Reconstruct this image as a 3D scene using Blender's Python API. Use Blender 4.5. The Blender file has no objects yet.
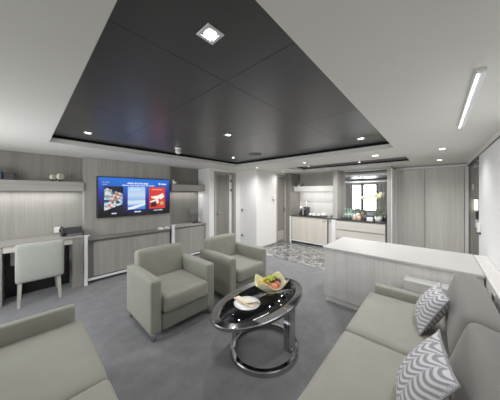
import bpy, bmesh, math, random
from mathutils import Vector, Matrix, Euler
random.seed(7)
S = bpy.context.scene
C = S.collection
R = math.radians
PI = math.pi

# ------------------------------------------------------------------ materials
def srgb(r, g, b):
    def f(c):
        c /= 255.0
        return c / 12.92 if c <= 0.04045 else ((c + 0.055) / 1.055) ** 2.4
    return (f(r), f(g), f(b), 1.0)

class NT:
    def __init__(s, name):
        s.m = bpy.data.materials.new(name); s.m.use_nodes = True
        s.t = s.m.node_tree; s.b = s.t.nodes['Principled BSDF']
    def n(s, typ, **kw):
        nd = s.t.nodes.new(typ)
        for k, v in kw.items(): setattr(nd, k, v)
        return nd
    def l(s, a, b): s.t.links.new(a, b)
    def coord(s, scale=(1, 1, 1)):
        tc = s.n('ShaderNodeTexCoord'); mp = s.n('ShaderNodeMapping')
        mp.inputs['Scale'].default_value = scale
        s.l(tc.outputs['Object'], mp.inputs['Vector']); return mp.outputs['Vector']
    def noise(s, vec, scale, detail=3, rough=.55):
        nz = s.n('ShaderNodeTexNoise'); nz.inputs['Scale'].default_value = scale
        nz.inputs['Detail'].default_value = detail; nz.inputs['Roughness'].default_value = rough
        s.l(vec, nz.inputs['Vector']); return nz.outputs['Fac']
    def ramp(s, fac, stops):
        r = s.n('ShaderNodeValToRGB'); e = r.color_ramp.elements
        e[0].position, e[0].color = stops[0]; e[1].position, e[1].color = stops[-1]
        for p, c in stops[1:-1]:
            x = e.new(p); x.color = c
        s.l(fac, r.inputs['Fac']); return r.outputs['Color']
    def math(s, op, a, b=None):
        m = s.n('ShaderNodeMath', operation=op)
        for i, v in enumerate((a, b)):
            if v is None: continue
            if isinstance(v, (int, float)): m.inputs[i].default_value = v
            else: s.l(v, m.inputs[i])
        return m.outputs[0]
    def bump(s, fac, strength=.2, dist=.01):
        b = s.n('ShaderNodeBump'); b.inputs['Strength'].default_value = strength; b.inputs['Distance'].default_value = dist
        s.l(fac, b.inputs['Height']); s.l(b.outputs['Normal'], s.b.inputs['Normal'])
    def set(s, col=None, rough=.5, metal=0, spec=None, emit=None, es=0, trans=None, sheen=None, coat=None):
        i = s.b.inputs
        if col is not None:
            if hasattr(col, 'is_linked') or not isinstance(col, tuple): s.l(col, i['Base Color'])
            else: i['Base Color'].default_value = col
        i['Roughness'].default_value = rough; i['Metallic'].default_value = metal
        if spec is not None: i['Specular IOR Level'].default_value = spec
        if emit is not None: i['Emission Color'].default_value = emit; i['Emission Strength'].default_value = es
        if trans is not None: i['Transmission Weight'].default_value = trans
        if sheen is not None: i['Sheen Weight'].default_value = sheen
        if coat is not None: i['Coat Weight'].default_value = coat; i['Coat Roughness'].default_value = .08
        return s.m

def shade(c, k): return (c[0] * k, c[1] * k, c[2] * k, 1)

def plain(name, col, rough=.5, var=.06, scale=30, **kw):
    t = NT(name); f = t.noise(t.coord(), scale)
    return t.set(t.ramp(f, [(.3, shade(col, 1 - var)), (.7, shade(col, 1 + var))]), rough, **kw)

def wood(name, col, contrast=.16, rough=.45, axis='z', fine=55):
    """straight-grained veneer, the grain running along one axis"""
    t = NT(name)
    sc = {'z': (fine, fine, 1.3), 'x': (1.3, fine, fine), 'y': (fine, 1.3, fine)}[axis]
    sb = {'z': (9, 9, .4), 'x': (.4, 9, 9), 'y': (9, .4, 9)}[axis]
    a = t.noise(t.coord(sc), 1.0, 4, .6); b = t.noise(t.coord(sb), 1.0, 2, .5)
    f = t.math('ADD', t.math('MULTIPLY', a, .6), t.math('MULTIPLY', b, .4))
    c = t.ramp(f, [(.33, shade(col, 1 - contrast * 1.3)), (.5, col), (.67, shade(col, 1 + contrast))])
    t.bump(a, .06, .002)
    return t.set(c, rough)

def fabric(name, col, rough=.85, var=.05):
    t = NT(name); v = t.coord()
    f = t.noise(v, 6, 3); fine = t.noise(v, 450, 2)
    t.bump(fine, .12, .001)
    return t.set(t.ramp(f, [(.3, shade(col, 1 - var)), (.7, shade(col, 1 + var))]), rough, spec=.25, sheen=.15)

def emis(name, col, s):
    t = NT(name); return t.set((0.0, 0.0, 0.0, 1) if s > 3 else col, .6, emit=col, es=s)

M = {}
M['ceil'] = plain('ceiling_paint', srgb(226, 224, 218), .6, .01, 3)
M['white_wall'] = plain('white_wall', srgb(232, 231, 229), .55, .01, 3)
M['blind'] = plain('white_panel', srgb(236, 237, 239), .6, .012, 2)
M['white_metal'] = plain('white_metal', srgb(236, 238, 240), .3, .01, 5)
M['wood'] = wood('grey_oak', srgb(158, 154, 148))
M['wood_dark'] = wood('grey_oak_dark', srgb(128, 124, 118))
M['wood_mid'] = wood('grey_oak_mid', srgb(172, 168, 162))
M['wood_far'] = wood('grey_oak_light', srgb(218, 214, 208), .10)
M['wood_h'] = wood('grey_oak_flat', srgb(160, 156, 150), axis='x')
M['wood_pale'] = wood('pale_ash', srgb(216, 214, 210), .09)
M['wood_pale_h'] = wood('pale_ash_flat', srgb(190, 189, 186), .05, axis='y')
M['wood_beige'] = wood('beige_ash', srgb(210, 203, 193), .10)
M['wood_beige_h'] = wood('beige_ash_flat', srgb(214, 209, 200), .08, axis='y')
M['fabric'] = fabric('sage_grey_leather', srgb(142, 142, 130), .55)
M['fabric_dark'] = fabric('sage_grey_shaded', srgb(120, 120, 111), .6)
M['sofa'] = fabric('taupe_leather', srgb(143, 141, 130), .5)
M['sofa_back_shaded'] = fabric('taupe_leather_shaded', srgb(112, 110, 105), .62)  # seat leather darkened: the shade on the sofa back is put into the colour
M['chair'] = fabric('chair_fabric', srgb(164, 166, 158), .75)
M['chrome'] = NT('chrome').set(srgb(186, 186, 190), .06, 1.0)
M['steel'] = NT('brushed_steel').set(srgb(190, 190, 192), .28, 1.0)
M['steel_paint'] = plain('window_frame_grey', srgb(120, 122, 126), .5, .03)
M['black_glass'] = NT('black_glass').set(srgb(14, 14, 16), .03, spec=.6)
M['black'] = plain('black_plastic', srgb(26, 26, 29), .35, .05)
M['dark_grey'] = plain('dark_grey_plastic', srgb(58, 59, 62), .4, .05)
M['black_void'] = NT('black_recess').set(srgb(12, 12, 13), .9)
M['counter'] = plain('dark_worktop', srgb(66, 66, 69), .15, .3, 90)
M['ceramic'] = plain('white_ceramic', srgb(240, 240, 238), .2, .01, 4)
M['cream'] = plain('cream_disc', srgb(222, 216, 200), .6, .08, 60)
M['mirror'] = NT('mirror').set(srgb(232, 234, 236), .015, 1.0)
M['curtain'] = plain('grey_curtain', srgb(186, 185, 183), .9, .08, 30)
M['leaf'] = plain('green_leaf', srgb(70, 104, 52), .5, .25, 30)
M['stem'] = plain('green_stem', srgb(120, 130, 70), .5, .1)
M['petal'] = plain('cream_petal', srgb(244, 236, 206), .5, .05)
M['green_glass'] = NT('green_glass').set(srgb(176, 220, 192), .08, trans=.5)
M['clear_glass'] = NT('clear_glass').set(srgb(226, 236, 238), .04, trans=.8)
M['blue_dark'] = plain('dark_blue_glaze', srgb(84, 88, 108), .2, .1)
M['beige_jar'] = plain('beige_jar', srgb(216, 196, 170), .5, .1, 40)
M['brown'] = plain('brown_jar', srgb(132, 104, 88), .5, .1, 40)
M['label_white'] = plain('paper_white', srgb(238, 240, 236), .6, .01)
M['napkin'] = plain('napkin_linen', srgb(238, 224, 198), .85, .03, 90)
M['lamp'] = emis('lamp_glow', (1, .97, .92, 1), 14)
M['lamp_soft'] = emis('strip_glow', (1, .99, .97, 1), 2.5)
M['sculpt'] = plain('pewter', srgb(128, 130, 130), .45, .2, 40, metal=.5)

# reflective black ceiling panels
t = NT('black_ceiling_panel'); f = t.noise(t.coord((1, 1, 1)), 2.2)
M['panel'] = t.set(t.ramp(f, [(.3, srgb(52, 52, 56)), (.7, srgb(60, 60, 63))]), .33, spec=.7)
# carpet
t = NT('grey_carpet'); v = t.coord()
a = t.noise(v, 7, 5, .65); b = t.noise(v, 160, 3, .7); c_ = t.noise(t.coord((1, 1, 1)), 1.2, 2)
f = t.math('ADD', t.math('MULTIPLY', a, .55), t.math('ADD', t.math('MULTIPLY', b, .3), t.math('MULTIPLY', c_, .15)))
t.bump(b, .5, .004)
M['carpet'] = t.set(t.ramp(f, [(.3, srgb(98, 98, 100)), (.5, srgb(114, 114, 116)), (.7, srgb(130, 130, 132))]), .95, spec=.1, sheen=.2)
# marble
t = NT('dark_marble'); v = t.coord((1, 1, 1))
def vein(scale, width):
    nz = t.n('ShaderNodeTexNoise'); nz.inputs['Scale'].default_value = scale; nz.inputs['Detail'].default_value = 7; nz.inputs['Roughness'].default_value = .62; nz.inputs['Distortion'].default_value = 1.2
    t.l(v, nz.inputs['Vector'])
    a = t.math('ABSOLUTE', t.math('SUBTRACT', nz.outputs['Fac'], .5))
    return t.ramp(a, [(.0, (1, 1, 1, 1)), (width, (.25, .25, .25, 1)), (width * 2.2, (0, 0, 0, 1))])
mxv = t.n('ShaderNodeMixRGB', blend_type='LIGHTEN'); mxv.inputs[0].default_value = 1
t.l(vein(2.6, .006), mxv.inputs[1]); t.l(vein(5.0, .006), mxv.inputs[2])
base = t.ramp(t.noise(v, 5, 6, .7), [(.3, srgb(56, 56, 58)), (.5, srgb(84, 84, 85)), (.75, srgb(122, 122, 121))])
m2 = t.n('ShaderNodeMixRGB'); t.l(mxv.outputs[0], m2.inputs[0]); t.l(base, m2.inputs[1]); m2.inputs[2].default_value = srgb(226, 226, 223)
M['marble'] = t.set(m2.outputs[0], .12)
# bowl glass
t = NT('frosted_yellow_glass')
t.b.inputs['Subsurface Weight'].default_value = .3; t.b.inputs['Subsurface Radius'].default_value = (.05, .05, .03)
M['bowl'] = t.set(t.ramp(t.noise(t.coord(), 14), [(.3, srgb(222, 212, 160)), (.7, srgb(234, 226, 192))]), .25)
# patterned cushion (object space: x across, z up on the face)
t = NT('leaf_print'); tc = t.n('ShaderNodeTexCoord'); sx = t.n('ShaderNodeSeparateXYZ'); t.l(tc.outputs['Object'], sx.inputs[0])
u, w = sx.outputs['X'], sx.outputs['Z']
col = t.math('MULTIPLY', u, 11.5); fr = t.math('FRACT', t.math('ADD', col, 20.0))
bow = t.math('MULTIPLY', t.math('SINE', t.math('MULTIPLY', fr, PI)), .032)
ph = t.math('MULTIPLY', t.math('ADD', t.math('ADD', w, bow), t.math('MULTIPLY', fr, .03)), 185.0)
s1 = t.math('SINE', ph)
seam = t.math('COMPARE', fr, 0.0)
e = t.math('ABSOLUTE', t.math('SUBTRACT', fr, .5))
lines = t.math('MULTIPLY', t.math('GREATER_THAN', e, .44), .9)
tot = t.math('SUBTRACT', s1, t.math('MULTIPLY', lines, t.math('SINE', t.math('MULTIPLY', ph, 3))))
M['leaf_print'] = t.set(t.ramp(t.math('ADD', t.math('MULTIPLY', tot, .5), .5), [(.32, srgb(140, 138, 145)), (.66, srgb(208, 207, 209))]), .8)
for n_, c in dict(red=(206, 92, 80), plum=(56, 34, 52), green=(176, 190, 52), yellow=(226, 208, 84), peach=(226, 140, 110)).items():
    M['fruit_' + n_] = plain('fruit_' + n_, srgb(*c), .35, .18, 25)
def flat_emit(name, col, s=.74):
    t = NT(name); return t.set((0.0, 0.0, 0.0, 1), .4, emit=srgb(*col), es=s)

# ------------------------------------------------------------------ mesh helpers
class MB:
    def __init__(s): s.bm = bmesh.new()
    def _merge(s, b, smooth=False, mat=None):
        if mat is not None: bmesh.ops.transform(b, matrix=mat, verts=b.verts)
        for f in b.faces: f.smooth = smooth
        me = bpy.data.meshes.new('tmp'); b.to_mesh(me); b.free()
        s.bm.from_mesh(me); bpy.data.meshes.remove(me); return s
    def box(s, x0, x1, y0, y1, z0, z1, bev=0, seg=1, mat=None):
        b = bmesh.new(); bmesh.ops.create_cube(b, size=1)
        for v in b.verts:
            v.co = Vector(((x0 + x1) / 2 + v.co.x * (x1 - x0), (y0 + y1) / 2 + v.co.y * (y1 - y0), (z0 + z1) / 2 + v.co.z * (z1 - z0)))
        if bev: bmesh.ops.bevel(b, geom=list(b.edges), offset=bev, segments=seg, profile=.5, affect='EDGES')
        return s._merge(b, seg > 2, mat)
    def soft(s, x0, x1, y0, y1, z0, z1, r=.03, bulge=(0, 0, 0), n=10, mat=None):
        """rounded, slightly stuffed block"""
        b = bmesh.new(); bmesh.ops.create_cube(b, size=2)
        bmesh.ops.subdivide_edges(b, edges=list(b.edges), cuts=n, use_grid_fill=True)
        h = Vector(((x1 - x0) / 2, (y1 - y0) / 2, (z1 - z0) / 2)); c = Vector(((x0 + x1) / 2, (y0 + y1) / 2, (z0 + z1) / 2))
        r = min(r, min(h) * .98)
        for v in b.verts:
            q = v.co.copy()
            # crowd grid lines near edges so the rounding stays crisp
            def rem(a): return math.copysign(1 - (1 - abs(a)) ** 1.6, a)
            p = Vector((rem(q.x) * h.x, rem(q.y) * h.y, rem(q.z) * h.z))
            i = Vector([max(-(h[k] - r), min(h[k] - r, p[k])) for k in range(3)])
            d = p - i
            if d.length > 1e-9: p = i + d.normalized() * r if max(abs(d[k]) for k in range(3)) > r * .999 or d.length > r else p
            un = [p[k] / h[k] for k in range(3)]
            for k in range(3):
                if bulge[k]:
                    o = [j for j in range(3) if j != k]
                    p[k] += math.copysign(1, un[k]) * abs(un[k]) * bulge[k] * (1 - un[o[0]] ** 2) * (1 - un[o[1]] ** 2)
            v.co = c + p
        return s._merge(b, True, mat)
    def cyl(s, x, y, z0, z1, r0, r1=None, seg=24, mat=None, smooth=True):
        b = bmesh.new()
        bmesh.ops.create_cone(b, cap_ends=True, segments=seg, radius1=r0, radius2=r0 if r1 is None else r1, depth=z1 - z0)
        bmesh.ops.translate(b, verts=b.verts, vec=(x, y, (z0 + z1) / 2))
        for f in b.faces: f.smooth = smooth and len(f.verts) == 4
        me = bpy.data.meshes.new('tmp')
        if mat is not None: bmesh.ops.transform(b, matrix=mat, verts=b.verts)
        b.to_mesh(me); b.free(); s.bm.from_mesh(me); bpy.data.meshes.remove(me); return s
    def lathe(s, x, y, prof, seg=28, mat=None, sxy=(1, 1)):
        b = bmesh.new(); rings = []
        for r, z in prof:
            rings.append([b.verts.new((x + max(r, 1e-4) * sxy[0] * math.cos(2 * PI * k / seg), y + max(r, 1e-4) * sxy[1] * math.sin(2 * PI * k / seg), z)) for k in range(seg)])
        for a, c in zip(rings, rings[1:]):
            for k in range(seg):
                b.faces.new((a[k], a[(k + 1) % seg], c[(k + 1) % seg], c[k]))
        bmesh.ops.remove_doubles(b, verts=b.verts, dist=3e-4)
        bmesh.ops.recalc_face_normals(b, faces=b.faces)
        return s._merge(b, True, mat)
    def ball(s, x, y, z, r, sc=(1, 1, 1), mat=None, sub=3):
        b = bmesh.new(); bmesh.ops.create_icosphere(b, subdivisions=sub, radius=r)
        for v in b.verts: v.co = Vector((x + v.co.x * sc[0], y + v.co.y * sc[1], z + v.co.z * sc[2]))
        return s._merge(b, True, mat)
    def tube(s, pts, r, seg=10, taper=None):
        b = bmesh.new(); rings = []; pts = [Vector(p) for p in pts]
        for i, p in enumerate(pts):
            d = (pts[min(i + 1, len(pts) - 1)] - pts[max(i - 1, 0)]).normalized()
            a = d.orthogonal().normalized(); c = d.cross(a)
            if rings:
                a = (pa - d * pa.dot(d)).normalized(); c = d.cross(a)
            pa = a; rr = r if taper is None else r + (taper - r) * i / (len(pts) - 1)
            rings.append([b.verts.new(p + (a * math.cos(2 * PI * k / seg) + c * math.sin(2 * PI * k / seg)) * rr) for k in range(seg)])
        for q, w in zip(rings, rings[1:]):
            for k in range(seg): b.faces.new((q[k], q[(k + 1) % seg], w[(k + 1) % seg], w[k]))
        b.faces.new(rings[0][::-1]); b.faces.new(rings[-1])
        return s._merge(b, True)
    def prism(s, poly, axis, a, c, smooth=False):
        """poly: 2-D outline extruded along axis from a to c"""
        b = bmesh.new()
        def P(p, t): return {'x': (t, p[0], p[1]), 'y': (p[0], t, p[1]), 'z': (p[0], p[1], t)}[axis]
        A = [b.verts.new(P(p, a)) for p in poly]; B = [b.verts.new(P(p, c)) for p in poly]; n = len(poly)
        b.faces.new(A); b.faces.new(B)
        for k in range(n): b.faces.new((A[k], A[(k + 1) % n], B[(k + 1) % n], B[k]))
        bmesh.ops.recalc_face_normals(b, faces=b.faces)
        return s._merge(b, smooth)
    def ringband(s, cx, cy, ax, ay, w, z0, z1, seg=72, bev=.006):
        """flat elliptic ring"""
        b = bmesh.new()
        prof = [(0, z0), (0, z1 - bev), (bev, z1), (w - bev, z1), (w, z1 - bev), (w, z0)]
        rings = [[b.verts.new((cx + (ax - o) * math.cos(2 * PI * k / seg), cy + (ay - o) * math.sin(2 * PI * k / seg), z)) for k in range(seg)] for o, z in prof]
        n = len(rings)
        for i in range(n):
            a, c = rings[i], rings[(i + 1) % n]
            for k in range(seg): b.faces.new((a[k], a[(k + 1) % seg], c[(k + 1) % seg], c[k]))
        bmesh.ops.recalc_face_normals(b, faces=b.faces)
        return s._merge(b, False)
    def build(s, name, mat, parent=None, world=True, loc=None):
        me = bpy.data.meshes.new(name)
        if parent is not None and world:
            bmesh.ops.translate(s.bm, verts=s.bm.verts, vec=-root_loc(parent))
        if loc is not None:
            bmesh.ops.translate(s.bm, verts=s.bm.verts, vec=-Vector(loc))
        s.bm.to_mesh(me); s.bm.free()
        o = bpy.data.objects.new(name, me); C.objects.link(o)
        me.materials.append(mat)
        if parent is not None: o.parent = parent
        if loc is not None: o.location = loc
        return o

def root_loc(o):
    v = Vector((0, 0, 0))
    while o is not None: v += o.location; o = o.parent
    return v

def tag(o, label, cat, group=None):
    o['label'] = label; o['category'] = cat
    if group: o['group'] = group
    return o
def thing(name, label, cat, loc=(0, 0, 0), group=None, rot=(0, 0, 0)):
    o = bpy.data.objects.new(name, None); C.objects.link(o); o.empty_display_size = .1
    o.location = loc; o.rotation_euler = rot
    return tag(o, label, cat, group)
def struct(name, mb, mat, parent=None):
    o = mb.build(name, mat, parent)
    if parent is None: o['kind'] = 'structure'
    return o
def dup(root, loc, label, rot=None, group=None):
    r = root.copy(); C.objects.link(r); r.location = loc; r['label'] = label
    if rot is not None: r.rotation_euler = rot
    if group: r['group'] = group
    for ch in list(root.children):
        c = ch.copy(); C.objects.link(c); c.parent = r
        for g in list(ch.children):
            d = g.copy(); C.objects.link(d); d.parent = c
    return r

# ------------------------------------------------------------------ room shell
HC = 2.12; ZC_ = .83
XR, YR = -1.3, -0.75          # window wall behind the left sofa, wall beside the right sofa
struct('floor', MB().box(XR - .1, 6.3, YR - .2, 4.9, -.06, 0), M['carpet'])
struct('floor_marble', MB().box(3.95, 5.56, .3, 3.5, -.02, .004), M['marble'])
struct('trim_1', MB().box(3.935, 3.955, .3, 3.5, -.01, .006), M['steel'])

# soffit with two openings
mb = MB()
def slab_with_holes(mb, X0, X1, Y0, Y1, z0, z1, holes):
    xs = sorted({X0, X1, *[h[0] for h in holes], *[h[1] for h in holes]})
    ys = sorted({Y0, Y1, *[h[2] for h in holes], *[h[3] for h in holes]})
    b = bmesh.new(); V = {}
    def vert(x, y, z):
        k = (round(x, 4), round(y, 4), round(z, 4))
        if k not in V: V[k] = b.verts.new((x, y, z))
        return V[k]
    solid = {}
    for i in range(len(xs) - 1):
        for j in range(len(ys) - 1):
            cx, cy = (xs[i] + xs[i + 1]) / 2, (ys[j] + ys[j + 1]) / 2
            solid[i, j] = not any(h[0] < cx < h[1] and h[2] < cy < h[3] for h in holes)
    for (i, j), ok in solid.items():
        if not ok: continue
        a, c, d, e = xs[i], xs[i + 1], ys[j], ys[j + 1]
        b.faces.new([vert(a, d, z0), vert(a, e, z0), vert(c, e, z0), vert(c, d, z0)])
        b.faces.new([vert(a, d, z1), vert(c, d, z1), vert(c, e, z1), vert(a, e, z1)])
        for di, dj, p, q in ((-1, 0, (a, d), (a, e)), (1, 0, (c, e), (c, d)), (0, -1, (c, d), (a, d)), (0, 1, (a, e), (c, e))):
            if not solid.get((i + di, j + dj), False):
                b.faces.new([vert(*p, z0), vert(*p, z1), vert(*q, z1), vert(*q, z0)])
    bmesh.ops.recalc_face_normals(b, faces=b.faces)
    return mb._merge(b)
H1 = (.20, 3.38, .43, 3.48); H2 = (4.33, 5.36, .38, 2.75)
slab_with_holes(mb, XR - .1, 6.3, YR - .2, 4.9, HC, HC + .062, [H1, H2])
ceil = struct('ceiling', mb, M['ceil'])
# dark reflective panels above the openings, thin joints between them
def panels(name, h, z, xs, ys):
    mb = MB(); g = .0015
    for a, c in zip(xs, xs[1:]):
        for d, e in zip(ys, ys[1:]): mb.box(a + g, c - g, d + g, e - g, z, z + .02)
    struct(name, mb, M['panel'])
panels('ceiling_panel', H1, 2.215, [.10, .86, 1.9, 2.9, 3.36], [.33, 1.0, 2.1, 3.2, 3.465])
panels('ceiling_panel', H2, 2.205, [4.2, 5.34], [.25, 1.5, 2.73])
mb = MB().box(XR - .1, 6.3, YR - .2, 4.9, 2.26, 2.3)
for h in (H1, H2):
    mb.box(h[1] + .03, h[1] + .05, h[2] - .15, h[3] + .05, HC + .062, 2.26); mb.box(h[0] - .15, h[1] + .05, h[3] + .03, h[3] + .05, HC + .062, 2.26)
    mb.box(h[0] - .17, h[0] - .15, h[2] - .15, h[3] + .05, HC + .062, 2.26); mb.box(h[0] - .15, h[1] + .05, h[2] - .17, h[2] - .15, HC + .062, 2.26)
struct('ceiling_void', mb, M['black_void'])

# left (television) wall
struct('wall_left', MB().box(XR, 3.05, 4.62, 4.75, 0, HC), M['wood'])
struct('trim_2', MB().box(.68, 2.2, 4.43, 4.62, .7, HC), M['wood'])              # projecting panel behind the television
struct('wall_left_return', MB().box(3.05, 3.19, 4.12, 4.75, 0, HC), M['white_wall'])
mb = MB().box(3.19, 4.24, 4.3, 4.42, 0, HC)
struct('wall_left_corridor', mb, M['white_wall'])
struct('wall_left_head', MB().box(3.19, 4.1, 4.12, 4.3, 2.06, HC), M['white_wall'])
# wall facing the living area and the one with the entrance door
struct('wall_center', MB().box(4.1, 5.0, 3.5, 4.42, 0, HC), M['white_wall'])
struct('wall_center_head', MB().box(5.0, 5.9, 3.5, 4.42, 2.06, HC), M['white_wall'])
struct('wall_center_back', MB().box(5.0, 6.3, 3.62, 4.42, 0, 2.06), M['white_wall'])
# far wall
struct('wall_back', MB().box(6.1, 6.25, YR - .2, 3.62, 0, HC), M['wood_mid'])
# right wall and rear walls
struct('wall_right', MB().box(XR, 6.1, YR - .1, YR, 0, HC), M['wood_mid'])
mb = MB()
WY0, WY1, WZ0, WZ1 = 2.0, 4.35, .5, 2.02
mb.box(XR - .12, XR, YR, WY0, 0, HC).box(XR - .12, XR, WY1, 4.75, 0, HC).box(XR - .12, XR, WY0, WY1, 0, WZ0).box(XR - .12, XR, WY0, WY1, WZ1, HC)
struct('wall_rear', mb, M['wood_mid'])
w = MB()
w.box(XR - .09, XR - .03, WY0, WY0 + .05, WZ0, WZ1).box(XR - .09, XR - .03, WY1 - .05, WY1, WZ0, WZ1).box(XR - .09, XR - .03, WY0, WY1, WZ0, WZ0 + .05).box(XR - .09, XR - .03, WY0, WY1, WZ1 - .05, WZ1)
for y in (2.40, 3.16): w.box(XR - .09, XR - .03, y - .08, y + .08, WZ0, WZ1)
win = struct('window_1', w, M['steel_paint'])
t = NT('window_glass'); tr = t.n('ShaderNodeBsdfTransparent'); t.l(tr.outputs[0], t.t.nodes['Material Output'].inputs['Surface'])
MB().box(XR - .065, XR - .06, WY0 + .05, WY1 - .05, WZ0 + .05, WZ1 - .05).build('pane', t.m, win)

struct('trim_14', MB().box(XR, .678, 4.60, 4.622, 1.70, HC), M['wood_dark'])  # added lining above the shelf, darker oak carries the shade under the soffit
struct('trim_15', MB().box(2.202, 3.048, 4.60, 4.622, .77, HC), M['wood_dark'])  # added lining of the right niche, its shade also put into darker oak
# door 1 (between television niche and white corner)
d = struct('door_1', MB().box(3.27, 3.76, 4.19, 4.235, .01, 2.0), M['wood_dark'])
mb = MB().box(3.195, 3.255, 4.10, 4.29, 0, 2.055, .004).box(3.86, 3.93, 4.10, 4.29, 0, 2.055, .004).box(3.255, 3.86, 4.10, 4.29, 2.0, 2.055, .004)
mb.build('door_frame', M['wood'], d)
MB().box(3.765, 3.855, 4.2, 4.29, 0, 2.0).build('door_jamb', M['white_metal'], d)
MB().box(3.79, 3.84, 4.17, 4.2, 1.55, 1.62).box(3.79, 3.84, 4.17, 4.2, 1.80, 1.87).build('hinge', M['chrome'], d)
MB().box(3.27, 3.6, 4.17, 4.19, 1.955, 1.985, .003).build('door_closer', M['chrome'], d)
MB().cyl(0, 0, 0, .05, .012, mat=Matrix.Translation((3.33, 4.19, 1.0)) @ Matrix.Rotation(R(90), 4, 'X')).box(3.32, 3.42, 4.13, 4.145, .99, 1.01, .003).build('door_handle', M['steel'], d)
struct('trim_3', MB().box(3.935, 4.098, 4.12, 4.3, 0, 2.06), M['white_wall'])
# door 2 (cabin entrance)
d = struct('door_2', MB().box(5.04, 5.47, 3.52, 3.57, .01, 2.0), M['wood_dark'])
MB().box(5.0, 5.04, 3.485, 3.62, 0, 2.05, .003).box(5.47, 5.52, 3.485, 3.62, 0, 2.05, .003).box(5.04, 5.47, 3.485, 3.62, 2.0, 2.05, .003).build('door_frame', M['wood_mid'], d)
MB().box(5.09, 5.42, 3.512, 3.52, .08, .36, .003).build('vent_panel', M['wood_mid'], d)
MB().box(5.34, 5.45, 3.455, 3.47, 1.0, 1.02, .004).cyl(0, 0, 0, .06, .012, mat=Matrix.Translation((5.43, 3.52, 1.01)) @ Matrix.Rotation(R(90), 4, 'X')).build('door_handle', M['chrome'], d)
MB().box(5.415, 5.455, 3.505, 3.52, .9, 1.1, .003).build('lock_plate', M['chrome'], d)
# kitchen alcove side panel and pilaster
struct('trim_4', MB().box(5.50, 6.1, 3.32, 3.5, 0, HC), M['wood_dark'])
struct('trim_5', MB().box(5.53, 6.1, 1.935, 2.04, ZC_ + .002, HC), M['wood_mid'])
struct('trim_6', MB().box(5.53, 6.09, .757, .83, 0, HC), M['wood_mid'])
struct('trim_13', MB().box(5.535, 6.06, .735, .756, 0, 2.06), M['white_metal'])
struct('trim_7', MB().box(5.485, 5.519, 3.30, 3.345, 0, .8, .003), M['white_metal'])
# far panelled wall with white frame
mb = MB().box(6.06, 6.095, .20, .698, .02, 2.05).box(6.06, 6.095, -.42, .19, .02, 2.05)
struct('trim_8', mb, M['wood_far'])
mb = MB().box(6.03, 6.095, .70, .734, 0, 2.06).box(6.03, 6.095, -.478, -.43, 0, 2.10).box(6.03, 6.095, -.43, .734, 2.055, 2.10)
struct('trim_9', mb, M['white_metal'])
# white panel wall beside the right sofa, with a dark joint at the ceiling, standing on the ledge
struct('wall_right_panel', MB().box(XR, 4.36, YR, -.455, 0, 2.04), M['blind'])
struct('trim_10', MB().box(XR, 4.385, YR, -.458, 2.041, 2.066).box(4.386, 6.0, -.50, -.458, 2.041, 2.066), M['dark_grey'])
struct('windowsill', MB().box(-.9, 3.72, -.452, -.335, .0, .745, .004), M['wood_pale'])
struct('ceiling_bulkhead', MB().box(XR, 4.385, YR, -.455, 2.067, HC).box(4.386, 6.0, -.50, -.455, 2.067, HC), M['ceil'])
struct('trim_11', MB().box(4.362, 4.385, YR, -.45, 0, 2.04), M['white_metal'])
# base boards
struct('baseboard_center', MB().box(4.085, 4.1, 3.5, 4.1, 0, .06).box(4.085, 5.0, 3.485, 3.5, 0, .06), M['steel'])

# ------------------------------------------------------------------ lights
def area(name, loc, rot, sx, sy, power, col=(1, 1, 1), shape='RECTANGLE'):
    l = bpy.data.lights.new(name, 'AREA'); l.shape = shape; l.size = sx; l.size_y = sy; l.energy = power; l.color = col
    o = bpy.data.objects.new(name, l); C.objects.link(o); o.location = loc; o.rotation_euler = rot; return o
def spot(name, loc, power, size=150, radius=.03, col=(1, .99, .975)):
    l = bpy.data.lights.new(name, 'SPOT'); l.energy = power; l.spot_size = R(size); l.spot_blend = 1; l.shadow_soft_size = radius; l.color = col
    o = bpy.data.objects.new(name, l); C.objects.link(o); o.location = loc; return o
wd = bpy.data.worlds.new('World'); S.world = wd; wd.use_nodes = True
wd.node_tree.nodes['Background'].inputs[0].default_value = (.92, .96, 1, 1)
wd.node_tree.nodes['Background'].inputs[1].default_value = 2.2
area('window_daylight', (XR - .16, (WY0 + WY1) / 2, (WZ0 + WZ1) / 2), (0, R(-90), 0), WZ1 - WZ0 - .1, WY1 - WY0 - .1, 62, (.95, .98, 1))

def downlight(x, y, z, label, group, w=.055, power=16, k=1.7):
    t = thing('downlight', label, 'downlight', (x, y, z), group)
    mb = MB()
    mb.box(x - w, x + w, y - w, y - w * .62, z - .006, z, .002).box(x - w, x + w, y + w * .62, y + w, z - .006, z, .002)
    mb.box(x - w, x - w * .62, y - w * .62, y + w * .62, z - .006, z, .002).box(x + w * .62, x + w, y - w * .62, y + w * .62, z - .006, z, .002)
    mb.build('trim_ring', M['white_metal'], t)
    MB().cyl(x, y, z - .004, z - .001, w * .6, seg=20).build('bulb', M['lamp'], t)
    if power: spot('lamp', (x, y, z - .02), power * k, 145 if k in (1.6, 1.4, 1.5) else 165)
    return t
g1, g2 = 'downlights in the black ceiling panels', 'downlights in the white ceiling'
zp = 2.2145
downlight(.56, .75, zp, 'large square downlight nearest the camera in the black ceiling panel', g1, .045, 16)
downlight(.50, 3.04, zp, 'downlight in the black ceiling panel above the desk end of the sideboard', g1, .04, 13)
downlight(1.67, 1.88, zp, 'downlight in the middle of the black ceiling, above the coffee table', g1, .04, 13)
downlight(2.80, 3.0, zp, 'small downlight at the far corner of the black ceiling beside the round vent', g1, .03, 13)
downlight(2.95, .73, zp, 'downlight near the right far corner of the black ceiling panel', g1, .045, 13)
downlight(3.78, 1.96, HC - .0005, 'downlight in the white ceiling strip between the two black recesses, middle one', g2, .03, 9, 5)
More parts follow.
